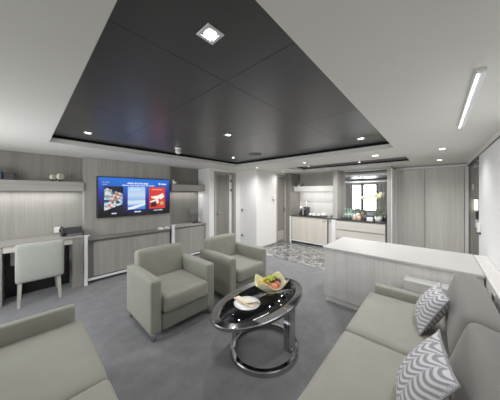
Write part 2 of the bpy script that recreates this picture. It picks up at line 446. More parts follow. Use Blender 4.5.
downlight(3.74, 3.18, HC - .0005, 'small downlight in the white ceiling beside the white wall corner', g2, .03, 9, 5)
downlight(4.96, 3.25, HC - .0005, 'small downlight in the white ceiling before the entrance door', g2, .03, 9, .8)
downlight(3.86, .74, HC - .0005, 'square downlight in the white ceiling over the long pale counter unit', g2, .055, 10, 2.2)
downlight(3.90, -.06, HC - .0005, 'nearer of two downlights in front of the wood-panelled far wall', g2, .045, 9, 1.6)
downlight(5.17, -.04, HC - .0005, 'farther of two downlights in front of the wood-panelled far wall', g2, .045, 9, 1.4)
downlight(5.0, 2.48, 2.2045, 'small downlight in the small black recess before the coffee machine', g1, .03, 9, 6)
downlight(5.08, 1.29, 2.2045, 'small downlight in the small black recess before the mirror', g1, .03, 9, 6)

# smoke detector and vent on the black ceiling
t = thing('smoke_detector', 'white dome smoke detector hanging from the black ceiling near the television', 'smoke detector', (1.62, 3.0, zp))
MB().lathe(1.62, 3.0, [(0, zp - .001), (.05, zp - .001), (.05, zp - .02), (.03, zp - .03), (0, zp - .03)]).build('base', M['ceramic'], t)
MB().lathe(1.62, 3.0, [(0, zp - .03), (.034, zp - .03), (.042, zp - .05), (.042, zp - .068), (.03, zp - .09), (0, zp - .1)]).build('dome', M['ceramic'], t)
t = thing('ceiling_vent', 'round dark air vent in the black ceiling panel', 'vent', (2.83, 2.45, zp))
mb = MB()
for r in (.115, .085, .055): mb.ringband(2.83, 2.45, r, r, .018, zp - .012, zp - .001, 40, .002)
mb.build('louvre', M['dark_grey'], t)
MB().cyl(2.83, 2.45, zp - .004, zp - .001, .1).build('backing', M['black'], t)

# surface strip light on the right ceiling
t = thing('strip_light', 'long narrow white strip light on the ceiling at right', 'ceiling light', (2.1, -.16, HC))
MB().box(1.52, 2.68, -.185, -.145, HC - .022, HC, .004).build('housing', M['white_metal'], t)
MB().box(1.53, 2.67, -.159, -.149, HC - .026, HC - .0225, .001).build('diffuser', M['lamp_soft'], t)
area('strip_lamp', (2.1, -.165, HC - .04), (0, 0, 0), 1.1, .03, 7)

# ------------------------------------------------------------------ television wall furniture
# shelf on the left
tag(MB().box(XR + .01, .676, 4.40, 4.615, 1.535, 1.69, .004).build('wall_shelf', M['wood_h'], None, loc=(.0, 4.45, 1.535)), 'thick grey oak shelf above the desk', 'shelf')
tag(MB().box(2.206, 3.044, 4.29, 4.615, 1.555, 1.70, .004).build('wall_shelf', M['wood_h'], None, loc=(2.6, 4.45, 1.55)), 'short thick grey oak shelf right of the television', 'shelf')
area('shelf_led', (-.1, 4.5, 1.52), (0, 0, 0), 1.4, .06, 2.6)
area('shelf_led', (2.62, 4.5, 1.53), (0, 0, 0), .7, .06, 1.2)

# desk
t = thing('desk', 'grey oak waterfall writing desk below the left shelf', 'desk', (.1, 4.45, 0))
MB().box(-.62, .64, 4.21, 4.615, .785, .82, .004).build('desktop', M['wood_h'], t)
MB().box(-.62, .64, 4.235, 4.26, .70, .782, .003).build('apron', M['wood_beige'], t)
MB().box(.505, .64, 4.225, 4.6, 0, .784, .004).build('side_panel', M['wood'], t)
MB().box(-.62, -.20, 4.225, 4.6, 0, .784, .004).build('side_panel', M['wood'], t)
MB().box(-.19, .5, 4.56, 4.6, .0, .69).build('back_panel', M['black'], t)
tag(MB().box(-.14, -.02, 4.53, 4.557, .45, .70, .006).build('junction_box', M['ceramic'], None, loc=(-.08, 4.545, .5)), 'small white cable box under the desk', 'cable box')
# white uprights
def upright(x, label):
    t = thing('upright_post', label, 'post', (x, 4.22, 0), 'white posts framing the sideboard')
    MB().box(x - .022, x + .022, 4.19, 4.25, 0, .80, .004).build('post', M['white_metal'], t)
    MB().box(x - .022, x + .05, 4.19, 4.25, .801, .815, .004).build('cap', M['white_metal'], t)
upright(.668, 'white metal post between the desk and the sideboard under the television')
upright(2.165, 'white metal post between the two sideboards')
# sideboard under the television
t = thing('sideboard', 'low grey oak sideboard under the television with white base rail', 'sideboard', (1.42, 4.4, 0))
MB().box(.70, 2.135, 4.30, 4.42, .06, .715).build('carcass', M['wood_dark'], t)
MB().box(.78, 2.12, 4.275, 4.299, .10, .68, .004).build('front_panel', M['wood'], t)
MB().box(.70, 2.135, 4.225, 4.425, .716, .745, .003).build('top', M['wood_dark'], t)
MB().box(.70, 2.135, 4.23, 4.27, .055, .085, .003).build('base_rail', M['white_metal'], t)
MB().box(.72, 2.12, 4.32, 4.40, 0, .055).build('plinth', M['dark_grey'], t)
# right sideboard
t = thing('sideboard', 'grey oak low cabinet in the niche right of the television', 'sideboard', (2.62, 4.45, 0))
MB().box(2.20, 3.04, 4.29, 4.61, .06, .735).build('carcass', M['wood_dark'], t)
MB().box(2.225, 3.03, 4.265, 4.289, .10, .70, .004).build('front_panel', M['wood'], t)
MB().box(2.20, 3.04, 4.24, 4.61, .736, .765, .003).build('top', M['wood_h'], t)
MB().box(2.20, 3.04, 4.235, 4.265, .055, .085, .003).build('base_rail', M['white_metal'], t)
MB().box(2.22, 3.02, 4.32, 4.55, 0, .055).build('plinth', M['dark_grey'], t)

# television
TY = 4.395
t = thing('television', 'flat black wall television showing a blue menu with three tiles', 'television', (1.5, TY, 1.4))
X0, X1, Z0, Z1 = .845, 2.165, 1.062, 1.80
MB().box(X0, X1, TY - .025, TY + .03, Z0, Z1, .004).build('bezel', M['black'], t)
# blue gradient screen
n = NT('blue_menu'); tc = n.n('ShaderNodeTexCoord'); sx = n.n('ShaderNodeSeparateXYZ'); n.l(tc.outputs['Object'], sx.inputs[0])
z = sx.outputs['Z']; gx = n.math('MULTIPLY', n.math('ABSOLUTE', sx.outputs['X']), -.35)
fz = n.math('ADD', n.math('ADD', n.math('MULTIPLY', z, 1.35), .62), gx)
cr = n.ramp(fz, [(.12, srgb(8, 8, 12)), (.3, srgb(22, 22, 72)), (.6, srgb(26, 48, 158)), (.95, srgb(24, 108, 218))])
n.b.inputs['Base Color'].default_value = (0, 0, 0, 1); n.b.inputs['Roughness'].default_value = .3
n.l(cr, n.b.inputs['Emission Color']); n.b.inputs['Emission Strength'].default_value = .68
sc = MB().box(X0 + .018, X1 - .018, TY - .028, TY - .0255, Z0 + .03, Z1 - .015).build('screen', n.m, t)
def on_screen(name, u0, u1, v0, v1, mat, d=.002, parent=sc):
    """u left-right, v top-down as fractions of the screen"""
    a, b = X0 + u0 * (X1 - X0), X0 + u1 * (X1 - X0); c, e = Z1 - v1 * (Z1 - Z0), Z1 - v0 * (Z1 - Z0)
    return MB().box(a, b, TY - .028 - d, TY - .0281, c, e).build(name, mat, parent)
# tile 1: wall of little pictures
n = NT('picture_mosaic'); v = n.coord((1, 1, 1)); vo = n.n('ShaderNodeTexVoronoi'); vo.inputs['Scale'].default_value = 24; n.l(v, vo.inputs['Vector'])
sep = n.n('ShaderNodeSeparateColor'); n.l(vo.outputs['Color'], sep.inputs[0])
cr = n.ramp(sep.outputs[0], [(.0, srgb(46, 60, 100)), (.16, srgb(150, 196, 226)), (.38, srgb(204, 218, 230)), (.56, srgb(206, 116, 80)), (.64, srgb(228, 232, 238)), (.8, srgb(120, 154, 120)), (1, srgb(250, 250, 250))])
cr.node.color_ramp.interpolation = 'CONSTANT'
tc = n.n('ShaderNodeTexCoord'); sx = n.n('ShaderNodeSeparateXYZ'); n.l(tc.outputs['Object'], sx.inputs[0])
n.b.inputs['Base Color'].default_value = (0, 0, 0, 1); n.l(cr, n.b.inputs['Emission Color']); n.b.inputs['Emission Strength'].default_value = .68
def uv(u, w): return (X0 + u * (X1 - X0), Z1 - w * (Z1 - Z0))
on_screen('menu_tile', .075, .305, .235, .845, flat_emit('tile_dark', (14, 16, 26)))
pl = MB().prism([uv(.08, .26), uv(.30, .42), uv(.30, .68), uv(.08, .83)], 'y', TY - .0312, TY - .0302).build('picture_wall', n.m, sc)
fr = flat_emit('tile_border', (70, 96, 190))
# tile 2: sky and sea view
n = NT('sea_view'); tc = n.n('ShaderNodeTexCoord'); sx = n.n('ShaderNodeSeparateXYZ'); n.l(tc.outputs['Object'], sx.inputs[0])
wv = n.noise(n.coord((6, 1, 30)), 1, 3)
fz = n.math('ADD', n.math('ADD', n.math('MULTIPLY', sx.outputs['Z'], 2.1), .5), n.math('MULTIPLY', n.math('SUBTRACT', wv, .5), .12))
cr = n.ramp(fz, [(.02, srgb(60, 116, 208)), (.2, srgb(92, 150, 226)), (.3, srgb(214, 230, 246)), (.38, srgb(222, 236, 250)), (.45, srgb(140, 186, 236)), (.62, srgb(196, 218, 246)), (.9, srgb(170, 206, 250))])
n.b.inputs['Base Color'].default_value = (0, 0, 0, 1); n.l(cr, n.b.inputs['Emission Color']); n.b.inputs['Emission Strength'].default_value = .7
on_screen('menu_tile', .365, .605, .235, .835, n.m)
on_screen('ship_emblem', .405, .425, .285, .325, flat_emit('white_ui', (240, 244, 250)), .003)
on_screen('tile_caption', .44, .53, .295, .318, flat_emit('white_ui2', (225, 235, 250)), .003)
MB().prism([uv(.367, .83), uv(.367, .78), uv(.603, .67), uv(.603, .72), uv(.45, .82)], 'y', TY - .0312, TY - .0302).build('ship_wake', flat_emit('foam', (226, 238, 248)), sc)
# tile 3: red with film things
red = flat_emit('tile_red', (214, 52, 40)); wh = flat_emit('tile_white', (248, 240, 232)); dk = flat_emit('tile_ink', (40, 30, 36))
on_screen('menu_tile', .665, .915, .235, .835, red)
on_screen('tile_caption', .70, .87, .285, .315, flat_emit('tile_pink', (240, 150, 130)), .003)
def shape(name, pts, mat, k=0): return MB().prism([uv(*p) for p in pts], 'y', TY - .0316 - k, TY - .0302).build(name, mat, sc)
shape('megaphone_picture', [(.69, .50), (.80, .47), (.875, .40), (.90, .50), (.85, .58), (.80, .55), (.815, .68), (.775, .70), (.765, .57), (.70, .54)], wh)
shape('clapper_picture', [(.685, .68), (.775, .64), (.78, .78), (.69, .79)], dk)
shape('clapper_bar', [(.675, .63), (.765, .58), (.77, .615), (.682, .665)], wh, .0003)
mb = MB().cyl(0, 0, 0, .0014, .036, seg=24, mat=Matrix.Translation((uv(.862, .69)[0], TY - .0302, uv(.862, .69)[1])) @ Matrix.Rotation(R(90), 4, 'X')); mb.build('reel_picture', flat_emit('tile_cream', (232, 206, 150)), sc)
mb = MB()
for k in range(5):
    a = 2 * PI * k / 5 + .3; c_ = uv(.862, .69)
    mb.cyl(0, 0, 0, .0018, .009, seg=12, mat=Matrix.Translation((c_[0] + .021 * math.cos(a), TY - .0302, c_[1] + .021 * math.sin(a))) @ Matrix.Rotation(R(90), 4, 'X'))
mb.build('reel_hole', dk, sc)
# illegible white lines of writing, as the photo shows them
ui = flat_emit('white_text', (222, 230, 246)); dim = flat_emit('dim_text', (140, 156, 214))
def strokes(name, u0, u1, v0, v1, words, mat):
    mb = MB(); tot = sum(words) + .6 * (len(words) - 1); x = u0
    for wl in words:
        du = (u1 - u0) * wl / tot; k = max(2, int(wl * 2)); st = du / k
        for j in range(k):
            a = uv(x + j * st + st * .1, v1); b = uv(x + j * st + st * .9, v0 + (v1 - v0) * random.choice((0, .2, .3)))
            mb.box(a[0], b[0], TY - .0305, TY - .0281, a[1], b[1])
        x += du + (u1 - u0) * .6 / tot
    return mb.build(name, mat, sc)
strokes('clock_text', .058, .14, .115, .15, [2, 4], dim); strokes('clock_text', .058, .11, .175, .205, [4], dim)
strokes('headline_text', .36, .65, .12, .165, [6, 2, 2, 3, 5], ui); strokes('headline_text', .29, .74, .185, .212, [5, 3, 4, 3, 2, 4], ui)
strokes('tile_caption', .165, .225, .885, .92, [4], ui); strokes('tile_caption', .45, .545, .875, .91, [6], ui); strokes('tile_caption', .735, .87, .865, .893, [4, 2, 5], ui)
mb = MB().cyl(0, 0, 0, .002, .021, seg=20, mat=Matrix.Translation((uv(.825, .14)[0], TY - .0285, uv(.825, .14)[1])) @ Matrix.Rotation(R(90), 4, 'X')); mb.build('round_emblem', ui, sc)
strokes('emblem_text', .855, .935, .12, .165, [4], ui)

# ------------------------------------------------------------------ small things on the shelves, desk and sideboards
def orn(x, z0, r, label):
    t = thing('disc_ornament', label, 'ornament', (x, 4.46, z0), 'pair of cream disc ornaments')
    rot = Matrix.Translation((x, 4.46, z0 + r + .03)) @ Matrix.Rotation(R(42), 4, 'Z') @ Matrix.Rotation(R(90), 4, 'X')
    MB().cyl(0, 0, -.02, .02, r, seg=32, mat=rot).build('disc', M['cream'], t)
    MB().box(x - .03, x + .03, 4.44, 4.48, z0, z0 + .012, .002).box(x - .008, x + .008, 4.452, 4.468, z0 + .01, z0 + .034).build('stand', M['black'], t)
orn(.385, 1.691, .048, 'larger cream disc ornament on the left shelf, nearer the television')
orn(.295, 1.691, .036, 'smaller cream disc ornament on the left shelf beside the larger one')
t = thing('storage_box', 'dark brown box at the left end of the upper shelf', 'box', (-.2, 4.42, 1.686))
MB().box(-.42, -.10, 4.44, 4.58, 1.691, 1.775, .004).build('body', plain('dark_box', srgb(62, 58, 56), .6), t)
MB().box(-.425, -.095, 4.435, 4.585, 1.776, 1.80, .004).build('lid', plain('dark_box_lid', srgb(70, 66, 62), .6), t)
tag(MB().box(-.36, -.215, 4.41, 4.432, 1.691, 1.83, .004).build('blue_card', plain('blue_card', srgb(52, 76, 96), .5), None, loc=(-.3, 4.31, 1.686)), 'blue card at the far left of the upper shelf', 'card')
# telephone
t = thing('telephone', 'black desk telephone with handset on the desk corner', 'telephone', (.5, 4.42, .82))
MB().prism([(4.30, .821), (4.50, .821), (4.50, .935), (4.30, .865)], 'x', .435, .645).build('body', M['black'], t)
MB().box(.45, .635, 4.286, 4.299, .83, .855, .002).build('front_edge', M['steel'], t)
MB().tube([(.405, 4.30, .875), (.40, 4.33, .92), (.40, 4.40, .94), (.40, 4.46, .945), (.405, 4.50, .92)], .024).ball(.405, 4.31, .87, .036, (1, 1.2, 1.2)).ball(.405, 4.49, .90, .036, (1, 1.2, 1.2)).build('handset', M['black'], t)
MB().box(.48, .62, 4.38, 4.40, .885, .905).build('display', M['blue_dark'], t)
tag(MB().box(.32, .41, 4.603, 4.618, .855, .945, .004).build('wall_socket', M['ceramic'], None, loc=(.3, 4.61, .9)), 'white wall socket behind the telephone', 'socket')
# folded white things on the sideboard top
for k, (x, lb) in enumerate(((1.93, 'left of two small white folded napkins on the sideboard top'), (2.07, 'right of two small white folded napkins beside the white post'))):
    mb = MB()
    mb.prism([(x - .055, .747), (x + .055, .747), (x + .012, .782), (x - .008, .786)], 'y', 4.27, 4.35)
    mb.prism([(x - .03, .747), (x + .06, .747), (x + .035, .772)], 'y', 4.25, 4.268)
    tag(mb.build('folded_napkin', M['ceramic'], None, loc=(x, 4.31, .746)), lb, 'napkin', 'folded napkins on the sideboard')
# shell/bird on right shelf
t = thing('bird_figurine', 'small white bird figurine on the shelf right of the television', 'figurine', (2.27, 4.36, 1.70))
MB().ball(2.27, 4.36, 1.74, .036, (1.3, .8, .9)).ball(2.24, 4.36, 1.78, .02).prism([(2.30, 1.745), (2.36, 1.75), (2.31, 1.76)], 'y', 4.35, 4.37).build('body', M['ceramic'], t)
MB().cyl(2.27, 4.36, 1.701, 1.708, .03).build('base', M['black'], t)
# coral sculpture
t = thing('branch_sculpture', 'pewter branch sculpture on a dark base on the right cabinet', 'sculpture', (2.88, 4.42, .765))
MB().box(2.79, 2.97, 4.36, 4.48, .766, .79, .006).build('base', M['dark_grey'], t)
mb = MB(); rs = random.Random(4)
for k in range(9):
    a = rs.uniform(-1, 1); p = Vector((2.88 + .02 * a, 4.42, .79)); pts = [p.copy()]
    d = Vector((.35 * a, rs.uniform(-.25, .25), 1)).normalized()
    for j in range(5):
        p = p + d * rs.uniform(.05, .075); pts.append(p.copy()); d = (d + Vector((rs.uniform(-.5, .5), rs.uniform(-.4, .4), rs.uniform(0, .3)))).normalized()
    mb.tube(pts, .012, 6, .007); mb.ball(*pts[-1], .028, (1, .5, 1.2), sub=2); mb.ball(*pts[-2], .02, (1.2, .5, 1), sub=2); mb.ball(*pts[-3], .02, (1, .6, 1.2), sub=2)
mb.build('branches', M['sculpt'], t)
# wall sockets / switches on the white walls
for z, lb in ((1.03, 'upper grey switch plate on the white wall left of the corner'), (.33, 'lower grey socket plate on the white wall left of the corner')):
    t = thing('wall_switch', lb, 'switch', (4.09, 4.02, z), 'plates on the white wall')
    MB().box(4.09, 4.098, 3.985, 4.055, z - .04, z + .04, .003).build('plate', M['steel'], t)
    MB().box(4.084, 4.09, 4.0, 4.04, z - .025, z + .025, .002).build('rocker', M['dark_grey'], t)
t = thing('card_reader', 'small white and black card switch beside the entrance door', 'card switch', (4.83, 3.49, 1.35))
MB().box(4.80, 4.86, 3.478, 3.5, 1.33, 1.44, .003).build('housing', M['ceramic'], t)
MB().box(4.805, 4.855, 3.472, 3.478, 1.285, 1.329, .003).build('slot', M['black'], t)

# ------------------------------------------------------------------ desk chair
t = thing('desk_chair', 'upholstered pale grey desk chair with its back to the room at the desk', 'chair', (.145, 4.15, 0))
tilt = Matrix.Translation((.145, 4.03, .33)) @ Matrix.Rotation(R(5), 4, 'X') @ Matrix.Translation((-.145, -4.03, -.33))
MB().soft(-.085, .385, 3.99, 4.065, .325, .835, .028, (0, .01, .006), mat=tilt).build('backrest', M['chair'], t)
MB().soft(-.07, .36, 4.07, 4.50, .38, .46, .03, (0, 0, .01)).build('seat', M['chair'], t)
for sx_ in (-1, 1):
    for fy in (0, 1):
        xx = .145 + sx_ * .185; yy = 4.06 if fy == 0 else 4.45; dx = .015 * sx_; dy = -.03 if fy == 0 else .02
        mb = MB(); b = bmesh.new(); bmesh.ops.create_cube(b, size=1)
        for v in b.verts:
            top = v.co.z > 0; hw = .022 if top else .014
            v.co = Vector((xx + (0 if top else dx) + math.copysign(hw, v.co.x), yy + (0 if top else dy) + math.copysign(hw, v.co.y), .385 if top else 0))
        mb._merge(b); mb.build('leg', M['wood_mid'], t)

# ------------------------------------------------------------------ armchairs
def make_armchair(label):
    t = thing('armchair', label, 'armchair', (0, 0, 0), 'sage grey armchairs at the coffee table')
    W = .39
    for s in (-1, 1):
        x0, x1 = (s * W, s * (W - .115)); x0, x1 = min(x0, x1), max(x0, x1)
        MB().soft(x0, x1, -.36, .36, .085, .625, .022, (0, 0, .006)).build('armrest', M['fabric'], t, False)
    MB().soft(-W + .118, W - .118, -.40, .20, .27, .45, .035, (0, .012, .018)).build('seat_cushion', M['fabric'], t, False)
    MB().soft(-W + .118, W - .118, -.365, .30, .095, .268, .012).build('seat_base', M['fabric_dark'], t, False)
    tilt = Matrix.Translation((0, .2, .42)) @ Matrix.Rotation(R(-8), 4, 'X') @ Matrix.Translation((0, -.2, -.42))
    MB().soft(-W + .085, W - .085, .205, .345, .30, .80, .045, (0, .015, .012), mat=tilt).build('backrest', M['fabric'], t, False)
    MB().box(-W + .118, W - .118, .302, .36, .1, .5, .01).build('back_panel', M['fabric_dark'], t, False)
    for sx_ in (-1, 1):
        for sy in (-1, 1):
            MB().cyl(sx_ * (W - .05), sy * .32 + (.01 if sy < 0 else 0), 0, .086, .022, .026).build('leg', M['chrome'], t, False)
    return t
ac = make_armchair('sage grey armchair nearer the camera, beside the left end of the coffee table')
ac.location = (1.22, 2.43, 0)
ac2 = dup(ac, (2.225, 2.38, 0), 'sage grey armchair farther away, behind the fruit bowl and nearest the white wall')

# ------------------------------------------------------------------ sofas
# left sofa (faces right, back to the window wall)
t = thing('sofa', 'sage grey sofa in the left foreground with two seat cushions', 'sofa', (-.25, 1.4, 0))
MB().soft(-.66, .27, 2.095, 2.165, .08, .62, .02, (0, 0, .004)).build('armrest', M['fabric'], t)
MB().soft(-.66, .27, .56, .63, .08, .62, .02, (0, 0, .004)).build('armrest', M['fabric'], t)
MB().soft(-.45, .312, 1.33, 2.092, .31, .51, .035, (.0, 0, .015)).build('seat_cushion', M['fabric'], t)
MB().soft(-.45, .312, .634, 1.327, .31, .51, .035, (.0, 0, .015)).build('seat_cushion', M['fabric'], t)
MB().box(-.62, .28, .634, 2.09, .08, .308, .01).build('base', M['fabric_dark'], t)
tl = Matrix.Translation((-.45, 0, .45)) @ Matrix.Rotation(R(-12), 4, 'Y') @ Matrix.Translation((.45, 0, -.45))
MB().soft(-.66, -.46, 1.365, 2.09, .40, .84, .05, (.015, 0, .01), mat=tl).build('back_cushion', M['fabric'], t)
MB().soft(-.66, -.46, .636, 1.355, .40, .84, .05, (.015, 0, .01), mat=tl).build('back_cushion', M['fabric'], t)
for x in (-.58, .2):
    for y in (.62, 2.1): MB().cyl(x, y, 0, .082, .022, .025).build('leg', M['chrome'], t)

# right sofa (faces left, back to the white wall)
t = thing('sofa', 'long taupe sofa at right against the white wall with two patterned pillows', 'sofa', (1.3, .1, 0))
XE = 2.555
MB().soft(XE, XE + .10, -.28, .50, .08, .505, .02, (0, 0, .004)).build('armrest', M['sofa'], t)
MB().soft(-.11, -.01, -.28, .50, .08, .505, .02, (0, 0, .004)).build('armrest', M['sofa'], t)
xs = [XE - .003, 1.71, .855, 0]
for a, b_ in zip(xs, xs[1:]):
    MB().soft(b_ + .002, a - .002, -.14, .545, .26, .435, .04, (0, 0, .018), 12).build('seat_cushion', M['sofa'], t)
MB().box(0, XE - .004, -.25, .50, .08, .258, .01).build('base', M['sofa'], t)
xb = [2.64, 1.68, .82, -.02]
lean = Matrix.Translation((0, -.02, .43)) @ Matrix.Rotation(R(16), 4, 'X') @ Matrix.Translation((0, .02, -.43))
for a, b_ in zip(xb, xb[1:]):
    MB().soft(b_ + .002, a - .002, -.20, -.02, .435 if a < 2.6 else .51, .83, .055, (0, .015, .012), 12, mat=lean).build('back_cushion', M['sofa_back_shaded'], t)
for x in (.02, XE + .05):
    for y in (-.2, .44): MB().cyl(x, y, 0, .082, .022, .025).build('leg', M['chrome'], t)

# patterned pillows
def pillow(loc, rot, size, label):
    t = thing('throw_pillow', label, 'pillow', loc, 'patterned pillows on the right sofa', rot)
    N = 22; h = size / 2; T = .075
    for side, nm in ((1, 'front_cover'), (-1, 'back_cover')):
        b = bmesh.new(); g = []
        for i in range(N + 1):
            row = []
            for j in range(N + 1):
                u, v_ = 2 * i / N - 1, 2 * j / N - 1
                px = u * h * (1 - .10 * (1 - v_ * v_)); pz = v_ * h * (1 - .10 * (1 - u * u))
                th = T * (max(0, (1 - u ** 2)) ** .55) * (max(0, (1 - v_ ** 2)) ** .55)
                row.append(b.verts.new((px, side * th, pz)))
            g.append(row)
        for i in range(N):
            for j in range(N): b.faces.new((g[i][j], g[i + 1][j], g[i + 1][j + 1], g[i][j + 1]))
        bmesh.ops.recalc_face_normals(b, faces=b.faces)
        mb = MB(); mb._merge(b, True); mb.build(nm, M['leaf_print'], t, False)
    pts = []
    for k in range(81):
        s_ = k / 80 * 4; q = int(s_) % 4; f_ = 2 * (s_ - int(s_)) - 1
        u, v_ = [(f_, -1), (1, f_), (-f_, 1), (-1, -f_)][q]
        pts.append((u * h * (1 - .10 * (1 - v_ * v_)), 0, v_ * h * (1 - .10 * (1 - u * u))))
    MB().tube(pts, .005, 6).build('piping', plain('pillow_piping', srgb(150, 148, 152), .8), t, False)
    return t
# local +Y is the front of the pillow
pillow((2.145, .035, .607), Euler((R(27.6), 0, R(7.4)), 'XYZ'), .35, 'grey and white leaf patterned pillow at the far end of the right sofa')
pillow((1.253, .05, .622), Euler((R(27.7), 0, R(8.1)), 'XYZ'), .375, 'grey and white leaf patterned pillow nearer the camera on the right sofa')

# ------------------------------------------------------------------ pale counter unit behind the sofa
t = thing('console_cabinet', 'long pale ash low cabinet behind the right sofa', 'cabinet', (3.25, .4, 0))
MB().box(2.845, 3.68, -.325, 1.17, .07, .718, .003).build('carcass', M['wood_pale'], t)
MB().box(2.825, 3.70, -.328, 1.19, .719, .75, .004).build('top', M['wood_pale_h'], t)
MB().box(2.862, 3.66, -.325, 1.155, 0, .069).build('plinth', M['wood_pale'], t)
tag(MB().box(2.665, 2.82, -.24, .255, .0, .60, .006).build('side_ledge', M['wood_pale_h'], None, loc=(2.74, 0, 0)), 'low pale wooden ledge block between the sofa arm and the long cabinet', 'side ledge')
t = thing('wall_socket', 'white socket plate on the ledge front beside the sofa back', 'socket', (2.5, -.33, .68))
MB().box(2.42, 2.54, -.334, -.328, .64, .72, .003).build('plate', M['ceramic'], t)
MB().box(2.45, 2.51, -.328, -.325, .66, .70, .002).build('insert', M['dark_grey'], t)

# ------------------------------------------------------------------ coffee table
cx, cy = 1.61, 1.30
t = thing('coffee_table', 'oval black glass coffee table with polished chrome ring base', 'coffee table', (cx, cy, 0))
MB().ringband(cx, cy, .588, .322, .08, .425, .453, 96, .006).build('top_ring', M['chrome'], t)
MB().lathe(cx, cy, [(0, .435), (.507, .435), (.507, .447), (0, .447)], 96, sxy=(1, .241 / .507)).build('glass_top', M['black_glass'], t)
MB().ringband(cx - .04, cy - .06, .345, .325, .05, 0, .045, 80, .008).build('base_ring', M['chrome'], t)
for x, y, in ((1.665, .99), (1.46, 1.525)):
    MB().box(x - .05, x + .05, y - .008, y + .008, .043, .428, .003).build('post', M['chrome'], t)
    s_ = 1 if y < cy else -1
    MB().box(x - .05, x - .036, y + (.01 if s_ > 0 else -.06), y + (.06 if s_ > 0 else -.01), .043, .428, .003).build('post', M['chrome'], t)

# plate with napkin and cutlery
px_, py_ = 1.415, 1.325
t = thing('plate', 'round white plate on the black glass coffee table', 'plate', (px_, py_, .4475))
MB().lathe(px_, py_, [(0, .448), (.075, .448), (.085, .452), (.122, .462), (.124, .466), (.085, .459), (.0, .456)], 48).build('dish', M['ceramic'], t)
nap = tag(MB().prism([(-.13, -.03), (-.12, .03), (.11, .048), (.115, -.045)], 'z', .4675, .473).box(-.12, .09, -.03, .026, .4735, .480, .003).build('folded_napkin', M['napkin'], None), 'cream folded napkin lying on the white plate', 'napkin')
nap.data.transform(Matrix.Translation((0, 0, -.467))); nap.location = (px_, py_ + .02, .467); nap.rotation_euler = (0, 0, R(-88))
mb = MB()
for k in range(2):
    m_ = Matrix.Translation((px_ + .0, py_ - .055 - .022 * k, .4815)) @ Matrix.Rotation(R(-35 - 12 * k), 4, 'Z')
    mb.box(-.05, .05, -.004, .004, 0, .004, .001, mat=m_).ball(.055, 0, .003, .012, (1.6, .8, .25), mat=m_, sub=2)
    t = tag(mb.build('spoon', plain('bronze_%d' % k, srgb(120, 104, 84), .3, metal=.7), None, loc=(px_, py_, .482)), ['small bronze spoon on the napkin, upper one', 'small bronze spoon on the napkin, lower one'][k], 'spoon', 'spoons on the plate'); mb = MB()

# fruit bowl
bx, by, bz = 1.775, 1.305, .4475
t = thing('fruit_bowl', 'square frosted yellow glass bowl with upturned corners full of fruit', 'bowl', (bx, by, bz), rot=(0, 0, R(-30)))
b = bmesh.new(); N = 24; gr = []
for i in range(N + 1):
    row = []
    for j in range(N + 1):
        u, v_ = 2 * i / N - 1, 2 * j / N - 1
        r2 = math.hypot(u, v_)
        z = .012 + .108 * min(1, max(0, r2 - .2)) ** 1.6 + .04 * (abs(u * v_)) ** 2.2
        row.append(b.verts.new((u * .178 * math.sqrt(1 - .38 * v_ * v_), v_ * .15 * math.sqrt(1 - .38 * u * u), z)))
    gr.append(row)
for i in range(N):
    for j in range(N): b.faces.new((gr[i][j], gr[i + 1][j], gr[i + 1][j + 1], gr[i][j + 1]))
bmesh.ops.recalc_face_normals(b, faces=b.faces)
bmesh.ops.solidify(b, geom=list(b.faces), thickness=.006)
mb = MB(); mb._merge(b, True); mb.build('bowl', M['bowl'], t, False)
MB().lathe(0, 0, [(0, 0), (.05, 0), (.055, .008), (0, .01)]).build('foot', M['bowl'], t, False)
def fruit(x, y, z, r, mat, nm, label, sc=(1, 1, .92)):
    x, y, z, r = x * .98, y * .98, z + .022, r * 1.12; X, Y, Z = bx + x, by + y, bz + z
    t = thing(nm, label, 'fruit', (X, Y, Z), 'fruit in the glass bowl')
    MB().lathe(X, Y, [(0, Z - r * sc[2] * .92), (r * .5, Z - r * sc[2] * .85), (r * .9, Z - r * .4), (r, Z + r * .05), (r * .88, Z + r * .52), (r * .5, Z + r * .82 * sc[2]), (r * .15, Z + r * .86 * sc[2]), (0, Z + r * .74 * sc[2])], 24).build('flesh', mat, t)
    MB().tube([(X, Y, Z + r * .7), (X + .004, Y, Z + r * 1.15)], .0025, 6).build('stalk', M['brown'], t)
fruit(-.075, .03, .066, .036, M['fruit_red'], 'apple', 'red apple at the left edge of the bowl')
fruit(-.035, -.055, .062, .034, M['fruit_peach'], 'peach', 'peach at the front of the bowl')
fruit(.03, -.045, .060, .034, M['fruit_red'], 'apple', 'red apple at the front right of the bowl')
fruit(.085, -.02, .072, .034, M['fruit_plum'], 'plum', 'dark plum at the right edge of the bowl')
fruit(.075, .05, .075, .032, M['fruit_plum'], 'plum', 'dark plum at the back right of the bowl')
fruit(.0, .075, .074, .036, M['fruit_green'], 'apple', 'green apple at the back of the bowl')
fruit(-.055, .085, .078, .030, M['fruit_yellow'], 'lemon', 'yellow fruit at the back left of the bowl')
t = thing('grapes', 'bunch of green grapes on top of the fruit', 'grapes', (bx, by, bz + .1))
mb = MB(); rs = random.Random(2)
for k in range(34):
    a = rs.uniform(0, 2 * PI); q = rs.uniform(0, .07) ; mb.ball(bx + .01 + q * 1.2 * math.cos(a), by + .005 + q * math.sin(a), bz + .132 + .028 * (1 - q / .062) + rs.uniform(-.005, .006), .0125, sub=2)
mb.build('berries', M['fruit_green'], t)
MB().tube([(bx, by, bz + .13), (bx + .02, by + .01, bz + .175), (bx + .04, by + .01, bz + .18)], .003, 6).build('stalk', M['stem'], t)

